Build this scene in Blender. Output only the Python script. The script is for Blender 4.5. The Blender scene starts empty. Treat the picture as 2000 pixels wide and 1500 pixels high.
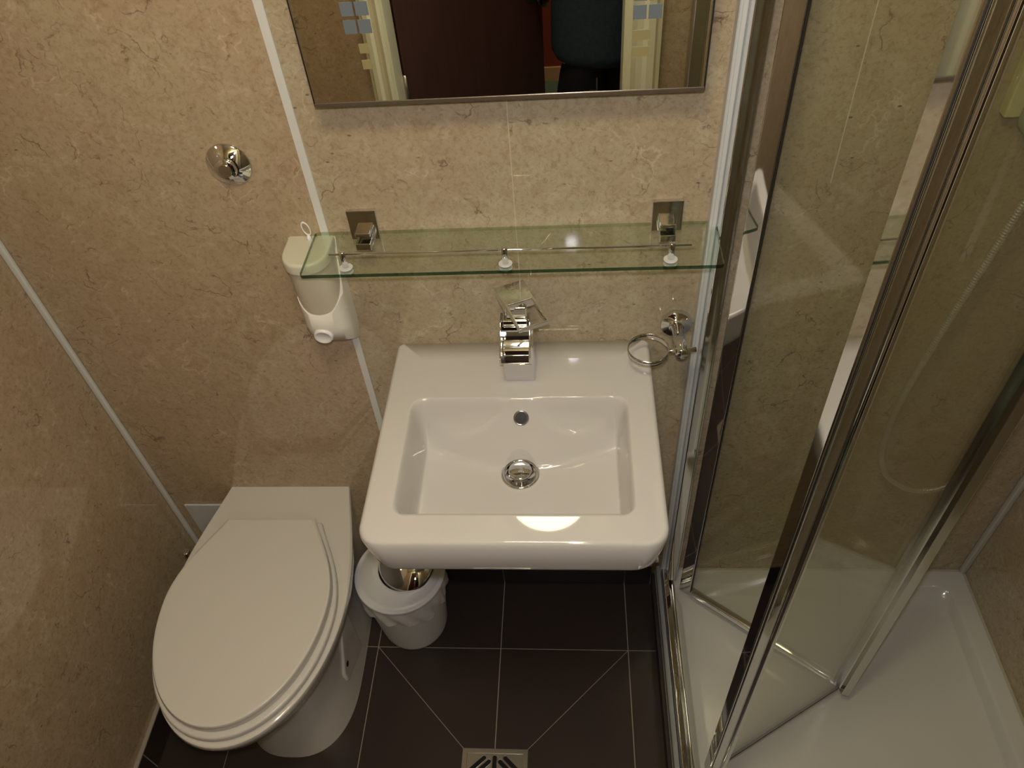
import bpy, bmesh, math, random
from mathutils import Vector, Matrix
PI = math.pi
D = bpy.data; SC = bpy.context.scene; COL = SC.collection
random.seed(7)

# ------------------------------------------------------------------ camera, light, exposure
cam = D.cameras.new('camera'); cob = D.objects.new('camera', cam); COL.objects.link(cob)
CP = Vector((0.09411583, -1.01623862, 1.79908284))
FW = Vector((-0.08080466, 0.69036645, -0.71893308))
RT = Vector((0.99664442, 0.0465136, -0.06735269))
UP = Vector((0.01305787, 0.72196306, 0.69180838))
cob.matrix_world = Matrix(((RT.x, UP.x, -FW.x, CP.x), (RT.y, UP.y, -FW.y, CP.y), (RT.z, UP.z, -FW.z, CP.z), (0, 0, 0, 1)))
cam.sensor_width = 36; cam.lens = 36 * 1496.861 / 2000; cam.clip_start = .003
SC.camera = cob
w = D.worlds.new('world'); SC.world = w; w.use_nodes = True
w.node_tree.nodes['Background'].inputs[0].default_value = (.9, .8, .65, 1)
w.node_tree.nodes['Background'].inputs[1].default_value = .02
vs = SC.view_settings; vs.view_transform = 'Standard'; vs.look = 'None'; vs.gamma = 1; vs.use_curve_mapping = False
vs.exposure = 0.0
LAMP_E = 40.0; LAMP_C = (1, .86, .54)
FLASH_W = 5.0; FLASH_C = (.95, .92, 1.0)
fl = D.lights.new('camera_flash', 'AREA'); fl.shape = 'DISK'; fl.size = .036; fl.energy = FLASH_W; fl.color = FLASH_C
fo = D.objects.new('camera_flash', fl); COL.objects.link(fo)
fo.matrix_world = Matrix(((RT.x, UP.x, -FW.x, .092), (RT.y, UP.y, -FW.y, -1.0), (RT.z, UP.z, -FW.z, 1.86), (0, 0, 0, 1)))
hl = D.lights.new('corridor_light', 'AREA'); hl.shape = 'DISK'; hl.size = .5; hl.energy = 11; hl.color = (1, .85, .6)
ho = D.objects.new('corridor_light', hl); COL.objects.link(ho); ho.location = (.2, -2.3, 2.28)

# ------------------------------------------------------------------ materials
def mat(name, col=(.8, .8, .8), rough=.4, metal=0, spec=.5, coat=0, coat_r=.05):
    m = D.materials.new(name); m.use_nodes = True
    b = m.node_tree.nodes['Principled BSDF']
    b.inputs['Base Color'].default_value = (*col, 1); b.inputs['Roughness'].default_value = rough
    b.inputs['Metallic'].default_value = metal; b.inputs['Specular IOR Level'].default_value = spec
    b.inputs['Coat Weight'].default_value = coat; b.inputs['Coat Roughness'].default_value = coat_r
    return m
def nd(t, typ, **k):
    n = t.nodes.new(typ)
    for a, v in k.items():
        if a.startswith('i_'): n.inputs[int(a[2:])].default_value = v
        else: setattr(n, a, v)
    return n
def math_n(t, op, a, b=None, clamp=False):
    n = t.nodes.new('ShaderNodeMath'); n.operation = op; n.use_clamp = clamp
    for i, v in enumerate((a, b)):
        if v is None: continue
        if isinstance(v, (int, float)): n.inputs[i].default_value = v
        else: t.links.new(v, n.inputs[i])
    return n.outputs[0]
def mixc(t, fac, a, b, mode='MIX'):
    n = t.nodes.new('ShaderNodeMix'); n.data_type = 'RGBA'; n.blend_type = mode
    for s, v in ((0, fac), (6, a), (7, b)):
        if isinstance(v, (int, float)): n.inputs[s].default_value = v
        elif isinstance(v, tuple): n.inputs[s].default_value = (*v, 1)
        else: t.links.new(v, n.inputs[s])
    return n.outputs[2]
def ramp(t, src, stops):
    n = t.nodes.new('ShaderNodeValToRGB'); t.links.new(src, n.inputs[0])
    e = n.color_ramp.elements
    while len(e) < len(stops): e.new(.5)
    for x, (p, c) in zip(e, stops): x.position = p; x.color = (c, c, c, 1) if isinstance(c, (int, float)) else (*c, 1)
    return n.outputs[0]

def wall_material():
    m = mat('stone_laminate', rough=.03, spec=.65); t = m.node_tree; b = t.nodes['Principled BSDF']
    tc = nd(t, 'ShaderNodeTexCoord').outputs['Object']
    def noise(scale, detail=4, rough=.55, dist=0, vec=tc):
        n = nd(t, 'ShaderNodeTexNoise'); n.inputs['Scale'].default_value = scale; n.inputs['Detail'].default_value = detail
        n.inputs['Roughness'].default_value = rough; n.inputs['Distortion'].default_value = dist; t.links.new(vec, n.inputs['Vector']); return n.outputs[0]
    c = mixc(t, ramp(t, noise(3.2, 5, .6, .6), [(.35, 0.), (.65, 1.)]), (.435, .350, .228), (.450, .392, .258))
    c = mixc(t, ramp(t, noise(4.5, 4, .6, .5), [(.45, 0.), (.66, .35)]), c, (.43, .315, .22))
    c = mixc(t, ramp(t, noise(11, 6, .7, 1.0), [(.50, 0.), (.72, .40)]), c, (.44, .33, .225))
    c = mixc(t, ramp(t, noise(16, 6, .7, 1.2), [(.52, 0.), (.72, .60)]), c, (.56, .50, .36))
    c = mixc(t, ramp(t, noise(45, 5, .75, .8), [(.50, 0.), (.68, .55)]), c, (.31, .23, .12))
    c = mixc(t, ramp(t, noise(120, 4, .8, .5), [(.50, .0), (.70, .72)]), c, (.27, .20, .11))
    c = mixc(t, ramp(t, noise(90, 4, .8, .5), [(.58, .0), (.74, .50)]), c, (.60, .54, .38))
    # distorted coordinate
    nn = nd(t, 'ShaderNodeTexNoise'); nn.inputs['Scale'].default_value = 9; nn.inputs['Detail'].default_value = 6; t.links.new(tc, nn.inputs['Vector'])
    vm = nd(t, 'ShaderNodeVectorMath', operation='MULTIPLY_ADD'); t.links.new(nn.outputs['Color'], vm.inputs[0]); vm.inputs[1].default_value = (.22, .22, .22); t.links.new(tc, vm.inputs[2])
    def cracks(scale, width, mask_scale, lo, hi, seed):
        mp = nd(t, 'ShaderNodeMapping'); mp.inputs['Location'].default_value = (seed, seed * .7, seed * 1.3); t.links.new(vm.outputs[0], mp.inputs[0])
        v = nd(t, 'ShaderNodeTexVoronoi', feature='DISTANCE_TO_EDGE'); v.inputs['Scale'].default_value = scale; t.links.new(mp.outputs[0], v.inputs['Vector'])
        line = ramp(t, v.outputs['Distance'], [(0, 1.), (width, 0.)])
        return math_n(t, 'MULTIPLY', line, ramp(t, noise(mask_scale, 3, .6, 0, mp.outputs[0]), [(lo, 0.), (hi, 1.)]))
    c = mixc(t, math_n(t, 'MULTIPLY', cracks(9, .018, 12, .55, .64, 3.1), .80), c, (.15, .09, .06))
    c = mixc(t, math_n(t, 'MULTIPLY', cracks(19, .035, 22, .57, .66, 7.7), .75), c, (.17, .10, .07))
    c = mixc(t, math_n(t, 'MULTIPLY', cracks(13, .030, 15, .54, .64, 12.3), .60), c, (.62, .52, .40))
    # short dark flecks
    mp = nd(t, 'ShaderNodeMapping'); mp.inputs['Rotation'].default_value = (.3, .5, .2); mp.inputs['Scale'].default_value = (1, 1, 2.1); t.links.new(tc, mp.inputs[0])
    v = nd(t, 'ShaderNodeTexVoronoi', feature='F1'); v.inputs['Scale'].default_value = 34; t.links.new(mp.outputs[0], v.inputs['Vector'])
    fl_ = math_n(t, 'MULTIPLY', ramp(t, v.outputs['Distance'], [(.07, 1.), (.13, 0.)]), ramp(t, noise(21, 2), [(.55, 0.), (.62, 1.)]))
    c = mixc(t, math_n(t, 'MULTIPLY', fl_, .8), c, (.13, .075, .06))
    # colour left of the pale joint strip is multiplied slightly browner
    sx = nd(t, 'ShaderNodeSeparateXYZ'); t.links.new(tc, sx.inputs[0])
    left = math_n(t, 'LESS_THAN', sx.outputs[0], -.3027)
    c = mixc(t, left, c, (1.0, .925, .90), 'MULTIPLY')
    t.links.new(c, b.inputs['Base Color'])
    return m

def glass_material(name, tint=(.93, .965, .94), f0=.045):
    m = D.materials.new(name); m.use_nodes = True; t = m.node_tree; t.nodes.clear()
    out = nd(t, 'ShaderNodeOutputMaterial'); mix = nd(t, 'ShaderNodeMixShader')
    tr = nd(t, 'ShaderNodeBsdfTransparent'); tr.inputs[0].default_value = (*tint, 1)
    gl = nd(t, 'ShaderNodeBsdfGlossy'); gl.inputs[0].default_value = (1, 1, 1, 1); gl.inputs['Roughness'].default_value = .015
    g = nd(t, 'ShaderNodeNewGeometry'); dp = nd(t, 'ShaderNodeVectorMath', operation='DOT_PRODUCT')
    t.links.new(g.outputs['Incoming'], dp.inputs[0]); t.links.new(g.outputs['Normal'], dp.inputs[1])
    a = math_n(t, 'ABSOLUTE', dp.outputs['Value']); o = math_n(t, 'SUBTRACT', 1.0, a, True); p = math_n(t, 'POWER', o, 5.0)
    f = math_n(t, 'MULTIPLY_ADD', p, 1 - f0); t.nodes[-1].inputs[2].default_value = f0
    t.links.new(f, mix.inputs[0]); t.links.new(tr.outputs[0], mix.inputs[1]); t.links.new(gl.outputs[0], mix.inputs[2]); t.links.new(mix.outputs[0], out.inputs[0])
    return m

def tile_material():
    m = mat('dark_floor_tile', rough=.33, spec=.35); t = m.node_tree; b = t.nodes['Principled BSDF']
    tc = nd(t, 'ShaderNodeTexCoord').outputs['Object']
    n = nd(t, 'ShaderNodeTexNoise'); n.inputs['Scale'].default_value = 5; n.inputs['Detail'].default_value = 6; t.links.new(tc, n.inputs['Vector'])
    n2 = nd(t, 'ShaderNodeTexNoise'); n2.inputs['Scale'].default_value = 260; n2.inputs['Detail'].default_value = 2; t.links.new(tc, n2.inputs['Vector'])
    c = mixc(t, n.outputs[0], (.030, .021, .018), (.050, .036, .030))
    c = mixc(t, math_n(t, 'MULTIPLY', n2.outputs[0], .35), c, (.022, .017, .015))
    t.links.new(c, b.inputs['Base Color'])
    return m
def wood_material():
    m = mat('dark_mahogany', rough=.3, spec=.5); t = m.node_tree; b = t.nodes['Principled BSDF']
    tc = nd(t, 'ShaderNodeTexCoord').outputs['Object']
    mp = nd(t, 'ShaderNodeMapping'); mp.inputs['Scale'].default_value = (30, 30, 1.5); t.links.new(tc, mp.inputs[0])
    n = nd(t, 'ShaderNodeTexNoise'); n.inputs['Scale'].default_value = 2; n.inputs['Detail'].default_value = 6; t.links.new(mp.outputs[0], n.inputs['Vector'])
    t.links.new(mixc(t, n.outputs[0], (.045, .022, .021), (.095, .045, .042)), b.inputs['Base Color'])
    return m
def cloth_material(name, col):
    m = mat(name, col, .85, spec=.2); t = m.node_tree; b = t.nodes['Principled BSDF']
    tc = nd(t, 'ShaderNodeTexCoord').outputs['Object']
    n = nd(t, 'ShaderNodeTexNoise'); n.inputs['Scale'].default_value = 90; t.links.new(tc, n.inputs['Vector'])
    t.links.new(mixc(t, n.outputs[0], tuple(x * .6 for x in col), tuple(x * 1.4 for x in col)), b.inputs['Base Color'])
    return m
WALL = wall_material()
TILE = tile_material(); GROUT = mat('pale_grout', (.36, .32, .26), .8, spec=.2)
TRIM = mat('white_pvc_trim', (.66, .66, .62), .25)
CERAM = mat('white_glazed_ceramic', (.60, .575, .54), .03, spec=.7)
SEATM = mat('white_seat_plastic', (.66, .63, .575), .27, spec=.45)
PANM = mat('white_pan_ceramic', (.66, .63, .57), .12, spec=.5)
ACRYL = mat('white_acrylic', (.60, .60, .54), .14, spec=.5)
CHROME = mat('polished_chrome', (.76, .77, .79), .045, 1)
CHROME2 = mat('satin_chrome', (.66, .655, .64), .14, 1)
DARKM = mat('black_rubber', (.012, .011, .011), .5)
WPLAST = mat('white_plastic', (.78, .75, .66), .3)
BPLAST = mat('matt_white_plastic', (.68, .675, .65), .35)
MIRR = mat('mirror_silvering', (.975, .97, .93), .0, 1)
MEDGE = mat('mirror_edge_trim', (.19, .15, .11), .3, .6)
BLUEF = mat('frosted_blue_square', (.13, .155, .165), .65, spec=.3)
YELF = mat('thin_yellow_square', (.26, .225, .10), .6, spec=.3)
GLASS = glass_material('clear_glass')
SHELFG = glass_material('shelf_glass', (.945, .975, .94), .05)
DOORG = glass_material('door_glass', (.93, .94, .90), .045)
GEDGE = glass_material('green_glass_edge', (.13, .24, .17), .07); GBACK = glass_material('pale_glass_edge', (.70, .78, .66), .05)
CREAMP = mat('cream_gloss_paint', (.80, .80, .58), .3)
CEILM = mat('white_ceiling_paint', (.75, .73, .66), .9)
WOOD = wood_material()
BRASS = mat('dark_bronze', (.16, .13, .11), .15, 1)
REDW = mat('red_wall_paint', (.22, .035, .018), .7); GREENC = mat('green_carpet', (.09, .13, .08), .95); PEACH = mat('peach_skirting_paint', (.55, .33, .18), .5)
NAVY = cloth_material('navy_cloth', (.022, .036, .052)); BLACKC = cloth_material('black_cloth', (.006, .006, .008))
SKIN = mat('skin', (.45, .27, .19), .55); HAIR = cloth_material('dark_hair', (.02, .014, .01))
CAMB = mat('black_camera_body', (.015, .015, .016), .4)
DARKG = mat('dark_slot', (.006, .006, .006), .9)
STEEL = mat('brushed_steel', (.42, .40, .36), .3, 1)
WASHM = mat('milky_washer', (.58, .58, .55), .4); LOOPM = mat('soft_white_plastic', (.80, .80, .78), .4)
GREYP = mat('grey_plastic', (.30, .32, .28), .35); YCREAM = mat('cream_plastic', (.60, .56, .30), .35)
SEAL = glass_material('clear_vinyl_seal', (.72, .73, .70), .06)
# translucent bottle plastic and bag
def trans_material(name, col, fac, rough=.4):
    m = D.materials.new(name); m.use_nodes = True; t = m.node_tree; b = t.nodes['Principled BSDF']; out = t.nodes['Material Output']
    b.inputs['Base Color'].default_value = (*col, 1); b.inputs['Roughness'].default_value = rough
    tr = nd(t, 'ShaderNodeBsdfTransparent'); mx = nd(t, 'ShaderNodeMixShader'); mx.inputs[0].default_value = fac
    t.links.new(tr.outputs[0], mx.inputs[1]); t.links.new(b.outputs[0], mx.inputs[2]); t.links.new(mx.outputs[0], out.inputs[0]); return m
BOTTLE = trans_material('translucent_bottle', (.62, .56, .43), .92, .3)
BAG = trans_material('thin_bin_bag', (.80, .79, .76), .72, .35)
def emis(name, col, s):
    m = D.materials.new(name); m.use_nodes = True; t = m.node_tree; t.nodes.clear()
    e = nd(t, 'ShaderNodeEmission'); e.inputs[0].default_value = (*col, 1); e.inputs[1].default_value = s
    o = nd(t, 'ShaderNodeOutputMaterial'); t.links.new(e.outputs[0], o.inputs[0]); return m
LAMPM = emis('warm_lamp_diffuser', LAMP_C, LAMP_E)

# ------------------------------------------------------------------ mesh helpers
def obj(name, bm, m, parent=None, smooth=False, bevel=0, seg=2, subd=0):
    me = D.meshes.new(name); bmesh.ops.recalc_face_normals(bm, faces=bm.faces[:]); bm.to_mesh(me); bm.free()
    ms = m if isinstance(m, (list, tuple)) else [m]
    for x in ms: me.materials.append(x)
    o = D.objects.new(name, me); COL.objects.link(o)
    if smooth:
        for p in me.polygons: p.use_smooth = True
    if bevel:
        b = o.modifiers.new('bevel', 'BEVEL'); b.width = bevel; b.segments = seg; b.limit_method = 'ANGLE'; b.angle_limit = math.radians(40); b.harden_normals = False
        for p in me.polygons: p.use_smooth = True
        wn = o.modifiers.new('wn', 'WEIGHTED_NORMAL'); wn.keep_sharp = True
    if subd:
        s = o.modifiers.new('sub', 'SUBSURF'); s.levels = subd; s.render_levels = subd
    if parent:
        o.parent = parent
        o.matrix_parent_inverse = Matrix.Translation(parent.location).inverted()
    return o
def root(name, label, cat, loc, group=None):
    o = D.objects.new(name, None); COL.objects.link(o); o.location = loc; o.empty_display_size = .05
    o['label'] = label; o['category'] = cat
    if group: o['group'] = group
    return o
def tag(o, label, cat, group=None):
    o['label'] = label; o['category'] = cat
    if group: o['group'] = group
    return o
def struct(name, bm, m, parent=None, **k):
    o = obj(name, bm, m, parent, **k)
    if not parent: o['kind'] = 'structure'
    return o
def B(): return bmesh.new()
def box(bm, x0, x1, y0, y1, z0, z1, M=None, mi=0):
    vs_ = [bm.verts.new((x, y, z)) for x in (x0, x1) for y in (y0, y1) for z in (z0, z1)]
    if M is not None:
        for v in vs_: v.co = M @ v.co
    fs = []
    for f in ((0, 1, 3, 2), (4, 6, 7, 5), (0, 4, 5, 1), (2, 3, 7, 6), (0, 2, 6, 4), (1, 5, 7, 3)):
        q = bm.faces.new([vs_[i] for i in f]); q.material_index = mi; fs.append(q)
    return fs
def bx(*a, **k):
    bm = B(); box(bm, *a, **k); return bm
def loft(bm, rings, cap0=True, cap1=True, closed=True, mi=0):
    R = [[bm.verts.new(p) for p in r] for r in rings]; n = len(R[0])
    for a, b in zip(R, R[1:]):
        for i in range(n if closed else n - 1):
            j = (i + 1) % n; f = bm.faces.new((a[i], a[j], b[j], b[i])); f.material_index = mi
    if cap0: bm.faces.new(R[0]).material_index = mi
    if cap1: bm.faces.new(R[-1]).material_index = mi
    return R
def frame_of(d):
    d = Vector(d).normalized(); a = Vector((0, 0, 1)) if abs(d.z) < .9 else Vector((1, 0, 0))
    u = d.cross(a).normalized(); v = d.cross(u).normalized(); return u, v
def tube(bm, pts, r, n=16, cap=True):
    pts = [Vector(p) for p in pts]; rings = []; u = None
    for i, p in enumerate(pts):
        d = (pts[min(i + 1, len(pts) - 1)] - pts[max(i - 1, 0)]).normalized()
        if u is None: u, v = frame_of(d)
        else:
            u = (u - d * u.dot(d)).normalized(); v = d.cross(u)
        rr = r[i] if isinstance(r, (list, tuple)) else r
        rings.append([p + (u * math.cos(2 * PI * k / n) + v * math.sin(2 * PI * k / n)) * rr for k in range(n)])
    loft(bm, rings, cap, cap)
def lathe(bm, prof, M=Matrix.Identity(4), n=48, cap0=True, cap1=True, rfun=None):
    rings = []
    for (r, z) in prof:
        rings.append([M @ Vector((max(r, 1e-5) * math.cos(2 * PI * k / n) * (rfun(k / n, z) if rfun else 1), max(r, 1e-5) * math.sin(2 * PI * k / n) * (rfun(k / n, z) if rfun else 1), z)) for k in range(n)])
    loft(bm, rings, cap0, cap1)
def axisM(o, d):
    d = Vector(d).normalized(); return Matrix.Translation(o) @ Vector((0, 0, 1)).rotation_difference(d).to_matrix().to_4x4()
def rrect(x0, x1, y0, y1, r, n=8, z=0):
    P = []
    for cx, cy, a0 in ((x1 - r, y1 - r, 0), (x0 + r, y1 - r, 90), (x0 + r, y0 + r, 180), (x1 - r, y0 + r, 270)):
        for k in range(n + 1):
            a = math.radians(a0 + 90 * k / n); P.append((cx + r * math.cos(a), cy + r * math.sin(a), z))
    return P
def prism(bm, poly, axis, a0, a1):
    def mk(p, a): return {'z': (p[0], p[1], a), 'y': (p[0], a, p[1]), 'x': (a, p[0], p[1])}[axis]
    loft(bm, [[mk(p, a0) for p in poly], [mk(p, a1) for p in poly]])
def torus(bm, M, R, r, N=48, n=10, sy=1):
    rings = []
    for i in range(N):
        a = 2 * PI * i / N
        rings.append([M @ Vector(((R + r * math.cos(2 * PI * k / n)) * math.cos(a), (R + r * math.cos(2 * PI * k / n)) * math.sin(a), sy * r * math.sin(2 * PI * k / n))) for k in range(n)])
    V = [[bm.verts.new(p) for p in q] for q in rings]
    for i in range(N):
        for k in range(n):
            bm.faces.new((V[i][k], V[(i + 1) % N][k], V[(i + 1) % N][(k + 1) % n], V[i][(k + 1) % n]))

# ------------------------------------------------------------------ room shell
XL, XR, YF, ZC = -.866, 1.036, -1.12, 2.35
TX = .282            # where the dark tiles end under the shower tray
bm = B(); box(bm, XL - .1, XR + .1, 0, .1, 0, ZC)
wb = struct('wall_back', bm, WALL)
struct('wall_left', bx(XL - .1, XL, YF, 0, 0, ZC), WALL)
struct('wall_right', bx(XR, XR + .1, -.95, 0, 0, ZC), WALL)
bm = B()
box(bm, XL - .1, -.45, YF - .1, YF, 0, ZC); box(bm, .30, 1.14, YF - .1, YF, 0, ZC); box(bm, -.45, .30, YF - .1, YF, 2.10, ZC)
struct('wall_front', bm, WALL)
struct('wall_partition', bx(.425, 1.14, YF, -.94, 0, ZC), WALL)
bm = B(); box(bm, XL - .1, XR + .1, YF - .1, .1, ZC, ZC + .08)
struct('ceiling', bm, CEILM)
# floor: grout bed + tiles cut to the photographed layout
struct('floor', bx(XL - .1, XR + .1, YF - .1, .1, -.05, -.0015), GROUT)
G = .0022
gx = [-.399 - .3075, -.399, -.0935, .216]
gx = [gx[0] - .3075] + gx + [gx[-1] + .31]
gy = [-.188 + .31, -.188, -.188 - .3085, -.188 - .617, -.188 - .9255, -.188 - 1.234]
DX0, DX1, DY0, DY1 = -.165, -.0205, -.567, -.4225
def clip_poly(poly, n, c):
    out = []
    for i in range(len(poly)):
        p, q = poly[i], poly[(i + 1) % len(poly)]; a = n[0] * p[0] + n[1] * p[1] - c; b = n[0] * q[0] + n[1] * q[1] - c
        if a <= 0: out.append(p)
        if a * b < 0:
            s = a / (a - b); out.append((p[0] + s * (q[0] - p[0]), p[1] + s * (q[1] - p[1])))
    return out
tiles = B()
def add_tile(poly, z0=-.0014, z1=0):
    if len(poly) >= 3: prism(tiles, poly, 'z', z0, z1)
dc = ((DX0 + DX1) / 2, (DY0 + DY1) / 2)
for i in range(len(gx) - 1):
    for j in range(len(gy) - 1):
        x0, x1, y1, y0 = gx[i] + G / 2, gx[i + 1] - G / 2, gy[j] - G / 2, gy[j + 1] + G / 2
        x0 = max(x0, XL + .001); x1 = min(x1, TX); y1 = min(y1, -.001); y0 = max(y0, YF - .1)
        if x1 - x0 < .004 or y1 - y0 < .004: continue
        P = [(x0, y0), (x1, y0), (x1, y1), (x0, y1)]
        near = i in (2, 3) and j in (1, 2)
        if not near: add_tile(P); continue
        # tiles round the drain are cut on the diagonal
        corner = (gx[2], gy[1]) if (i == 2 and j == 1) else (gx[4], gy[1]) if j == 1 else (gx[2], gy[3]) if i == 2 else (gx[4], gy[3])
        kx, ky = (DX0 if i == 2 else DX1), (DY1 if j == 1 else DY0)
        dx, dy = corner[0] - kx, corner[1] - ky; L = math.hypot(dx, dy); n = (-dy / L, dx / L); c = n[0] * kx + n[1] * ky
        for s in (1, -1):
            Q = clip_poly(P, (n[0] * s, n[1] * s), c * s - G * .35)
            sidex = ((1, 0), DX0 - .001) if i == 2 else ((-1, 0), -DX1 - .001)
            sidey = ((0, -1), -DY1 - .001) if j == 1 else ((0, 1), DY0 - .001)
            # the half beside the drain's left/right is clipped in x, the half above/below in y
            m_ = (P[0][0] + P[2][0]) / 2, (P[0][1] + P[2][1]) / 2
            cen = (sum(q[0] for q in Q) / len(Q), sum(q[1] for q in Q) / len(Q))
            horiz = abs(cen[0] - dc[0]) > abs(cen[1] - dc[1])
            Q = clip_poly(Q, *(sidex if horiz else sidey))
            add_tile(Q)
struct('trim_1', tiles, TILE)
D.objects['trim_1']['label'] = 'dark brown floor tiles'
# tiled skirtings
def skirting(name, side):
    bm = B()
    if side == 'left':
        box(bm, XL, XL + .006, YF, -.0, 0, .088, mi=1)
        ys = [0, -.188, -.48, -.788, -1.096, YF]
        for a, b in zip(ys, ys[1:]): box(bm, XL + .002, XL + .008, b + .0015, a - .0015, .003, .086)
        box(bm, XL, XL + .009, YF, 0, .086, .0895, mi=2)
    else:
        box(bm, XL, TX, -.006, 0, 0, .088, mi=1)
        for a, b in zip(gx[:-1] + [gx[-1]], gx[1:]):
            a = max(a, XL + .008); b = min(b, TX)
            if b > a: box(bm, a + .0013, b - .0013, -.008, -.002, .003, .086)
        box(bm, XL, TX, -.009, 0, .086, .0895, mi=2)
    struct(name, bm, [TILE, GROUT, GROUT])
skirting('baseboard_left', 'left'); skirting('baseboard_back', 'back')
# white jointing strips
struct('trim_2', bx(-.3090, -.2965, -.0035, .001, .09, ZC), TRIM)
struct('trim_3', bx(XL, XL + .012, -.010, 0, .09, ZC), TRIM, bevel=.003)
bm = B(); prism(bm, [(.3025, 0), (.3025, -.019), (.3038, -.0205), (.3060, -.0210), (.3068, -.0200), (.3076, -.0210), (.3120, -.0215), (.3138, -.0200), (.3138, 0)], 'z', .07, ZC)
struct('trim_4', bm, mat('cool_white_trim', (.56, .575, .56), .3))
struct('trim_5', bx(XR - .013, XR, -.013, 0, .07, ZC), mat('grey_white_trim', (.50, .50, .44), .3), bevel=.003)
struct('trim_6', bx(.0050, .0064, -.0006, .001, .09, ZC), mat('pale_joint', (.56, .46, .33), .25))
struct('trim_7', bx(.4740, .4754, -.0006, .001, 1.16, ZC), mat('pale_joint_b', (.62, .54, .42), .25))
# door opening, frame and leaf behind the camera
bm = B()
for sx, x0, x1 in ((1, .236, .30), (-1, -.45, -.388)):
    box(bm, x0, x1, YF - .1, YF, 0, 2.10)
box(bm, -.388, .236, YF - .1, YF, 2.035, 2.10)
struct('trim_8', bm, CREAMP, bevel=.003)
bm = B()
arch = [(0, 0), (0, .010), (.008, .018), (.02, .014), (.034, .014), (.044, .022), (.060, .022), (.066, .014), (.075, .012), (.075, 0)]
prism(bm, [(.246 + a * 1.15, YF + b) for a, b in arch], 'z', 0, 2.14)
prism(bm, [(-.395 - a * .75, YF + b) for a, b in arch], 'z', 0, 2.14)
box(bm, -.452, .332, YF, YF + .018, 2.045, 2.14)
struct('trim_9', bm, CREAMP)
dr = D.objects.new('door_1', None); COL.objects.link(dr); dr.location = (-.384, YF - .11, 0); dr['kind'] = 'structure'
a0 = Vector((-.384, YF - .108, 0)); a1 = Vector((.006, -1.70, 0)); dd = (a1 - a0); LD = dd.length
MD = Matrix.Translation(a0) @ Matrix.Rotation(math.atan2(dd.y, dd.x), 4, 'Z')
obj('door_leaf', bx(0, LD, -.04, 0, .008, 2.03, M=MD), WOOD, dr, bevel=.002)
bm = B()
for s in (0, -.04):
    sg = 1 if s == 0 else -1
    lathe(bm, [(.026, 0), (.026, .004), (.010, .006), (.009, .03), (.022, .036), (.029, .048), (.027, .060), (.012, .066)], axisM(MD @ Vector((LD - .055, s, .895)), MD.to_3x3() @ Vector((0, sg, 0))), n=32)
obj('door_handle', bm, BRASS, dr, smooth=True)
bm = B()
for z in (.25, .80, 1.8): tube(bm, [(-.384, YF - .104, z - .045), (-.384, YF - .104, z + .045)], .007)
obj('hinge', bm, STEEL, dr, smooth=True)
# corridor beyond the door
struct('wall_corridor', bx(-1.6, 1.6, -3.1, -3.0, 0, ZC), REDW)
struct('wall_corridor_left', bx(-1.7, -1.6, -3.1, YF - .1, 0, ZC), REDW)
struct('wall_corridor_right', bx(1.6, 1.7, -3.1, YF - .1, 0, ZC), REDW)
struct('floor_corridor', bx(-1.6, 1.6, -3.0, YF - .1, -.05, 0), GREENC)
struct('ceiling_corridor', bx(-1.6, 1.6, -3.0, YF - .1, ZC, ZC + .08), CEILM)
struct('baseboard_corridor', bx(-1.6, 1.6, -3.0, -2.985, 0, .07), PEACH)

# ------------------------------------------------------------------ ceiling lamp
lr = root('ceiling_lamp', 'round flush ceiling lamp glowing warm over the basin', 'lamp', (-.01, -.775, ZC))
bm = B(); lathe(bm, [(.155, 0), (.155, -.02), (.142, -.028)], Matrix.Translation((-.01, -.775, ZC)), cap1=False); obj('lamp_base', bm, WPLAST, lr, smooth=True)
bm = B(); lathe(bm, [(.141, -.02), (.140, -.034), (.125, -.048), (.08, -.058), (.0, -.061)], Matrix.Translation((-.01, -.775, ZC))); obj('diffuser', bm, LAMPM, lr, smooth=True)

# ------------------------------------------------------------------ basin
BZ = .85
br = root('washbasin', 'white rectangular wall-hung washbasin with a sunken rectangular bowl', 'basin', (0, -.2, .72))
hx, yb, yf = .2305, 0.0, -.426
def S(t):
    t = max(0., min(1., t)); return t * t * (3 - 2 * t)
OX, OYB, OYF, RC = .183, -.136, -.374, .022
def sdf(x, y):
    cx, cy, a, b = 0, (OYB + OYF) / 2, OX - RC, (OYB - OYF) / 2 - RC
    qx, qy = abs(x - cx) - a, abs(y - cy) - b
    return math.hypot(max(qx, 0), max(qy, 0)) + min(max(qx, qy), 0) - RC
def depth(x, y):
    d = -sdf(x, y)
    if d <= 0: return 0
    lx = min(x + OX, OX - x)
    side = S((lx + .001) / .019)
    back = OYB - y; front = y - OYF
    u = min(1, abs(x) / OX)
    wb_ = .020 + .050 * (1 - u * u)
    # scalloped shelf to either side of the overflow
    e = 1 - ((abs(x) - .090) / .066) ** 2 - (back / .034) ** 2
    bump = .011 * min(1, max(0, e) * 2.2) * min(1, back / .010)
    lin = back / wb_; kk = .10
    hh = max(kk - abs(lin - 1), 0) / kk; bk = min(lin, 1) - hh * hh * kk * .25
    bk = min(1, max(0, bk)) * S((back + .004) / .012)
    fr = S((front + .002) / .040)
    corner = S(d / .016)
    z = .098 * side * bk * fr * (.35 + .65 * corner) + bump * side
    r = max(math.hypot(x, y + .2165), .040)
    z += .012 * (1 - min(1, r / .17)) * side * fr * bk
    return z
bm = B(); rings = []
NB = 10
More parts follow.
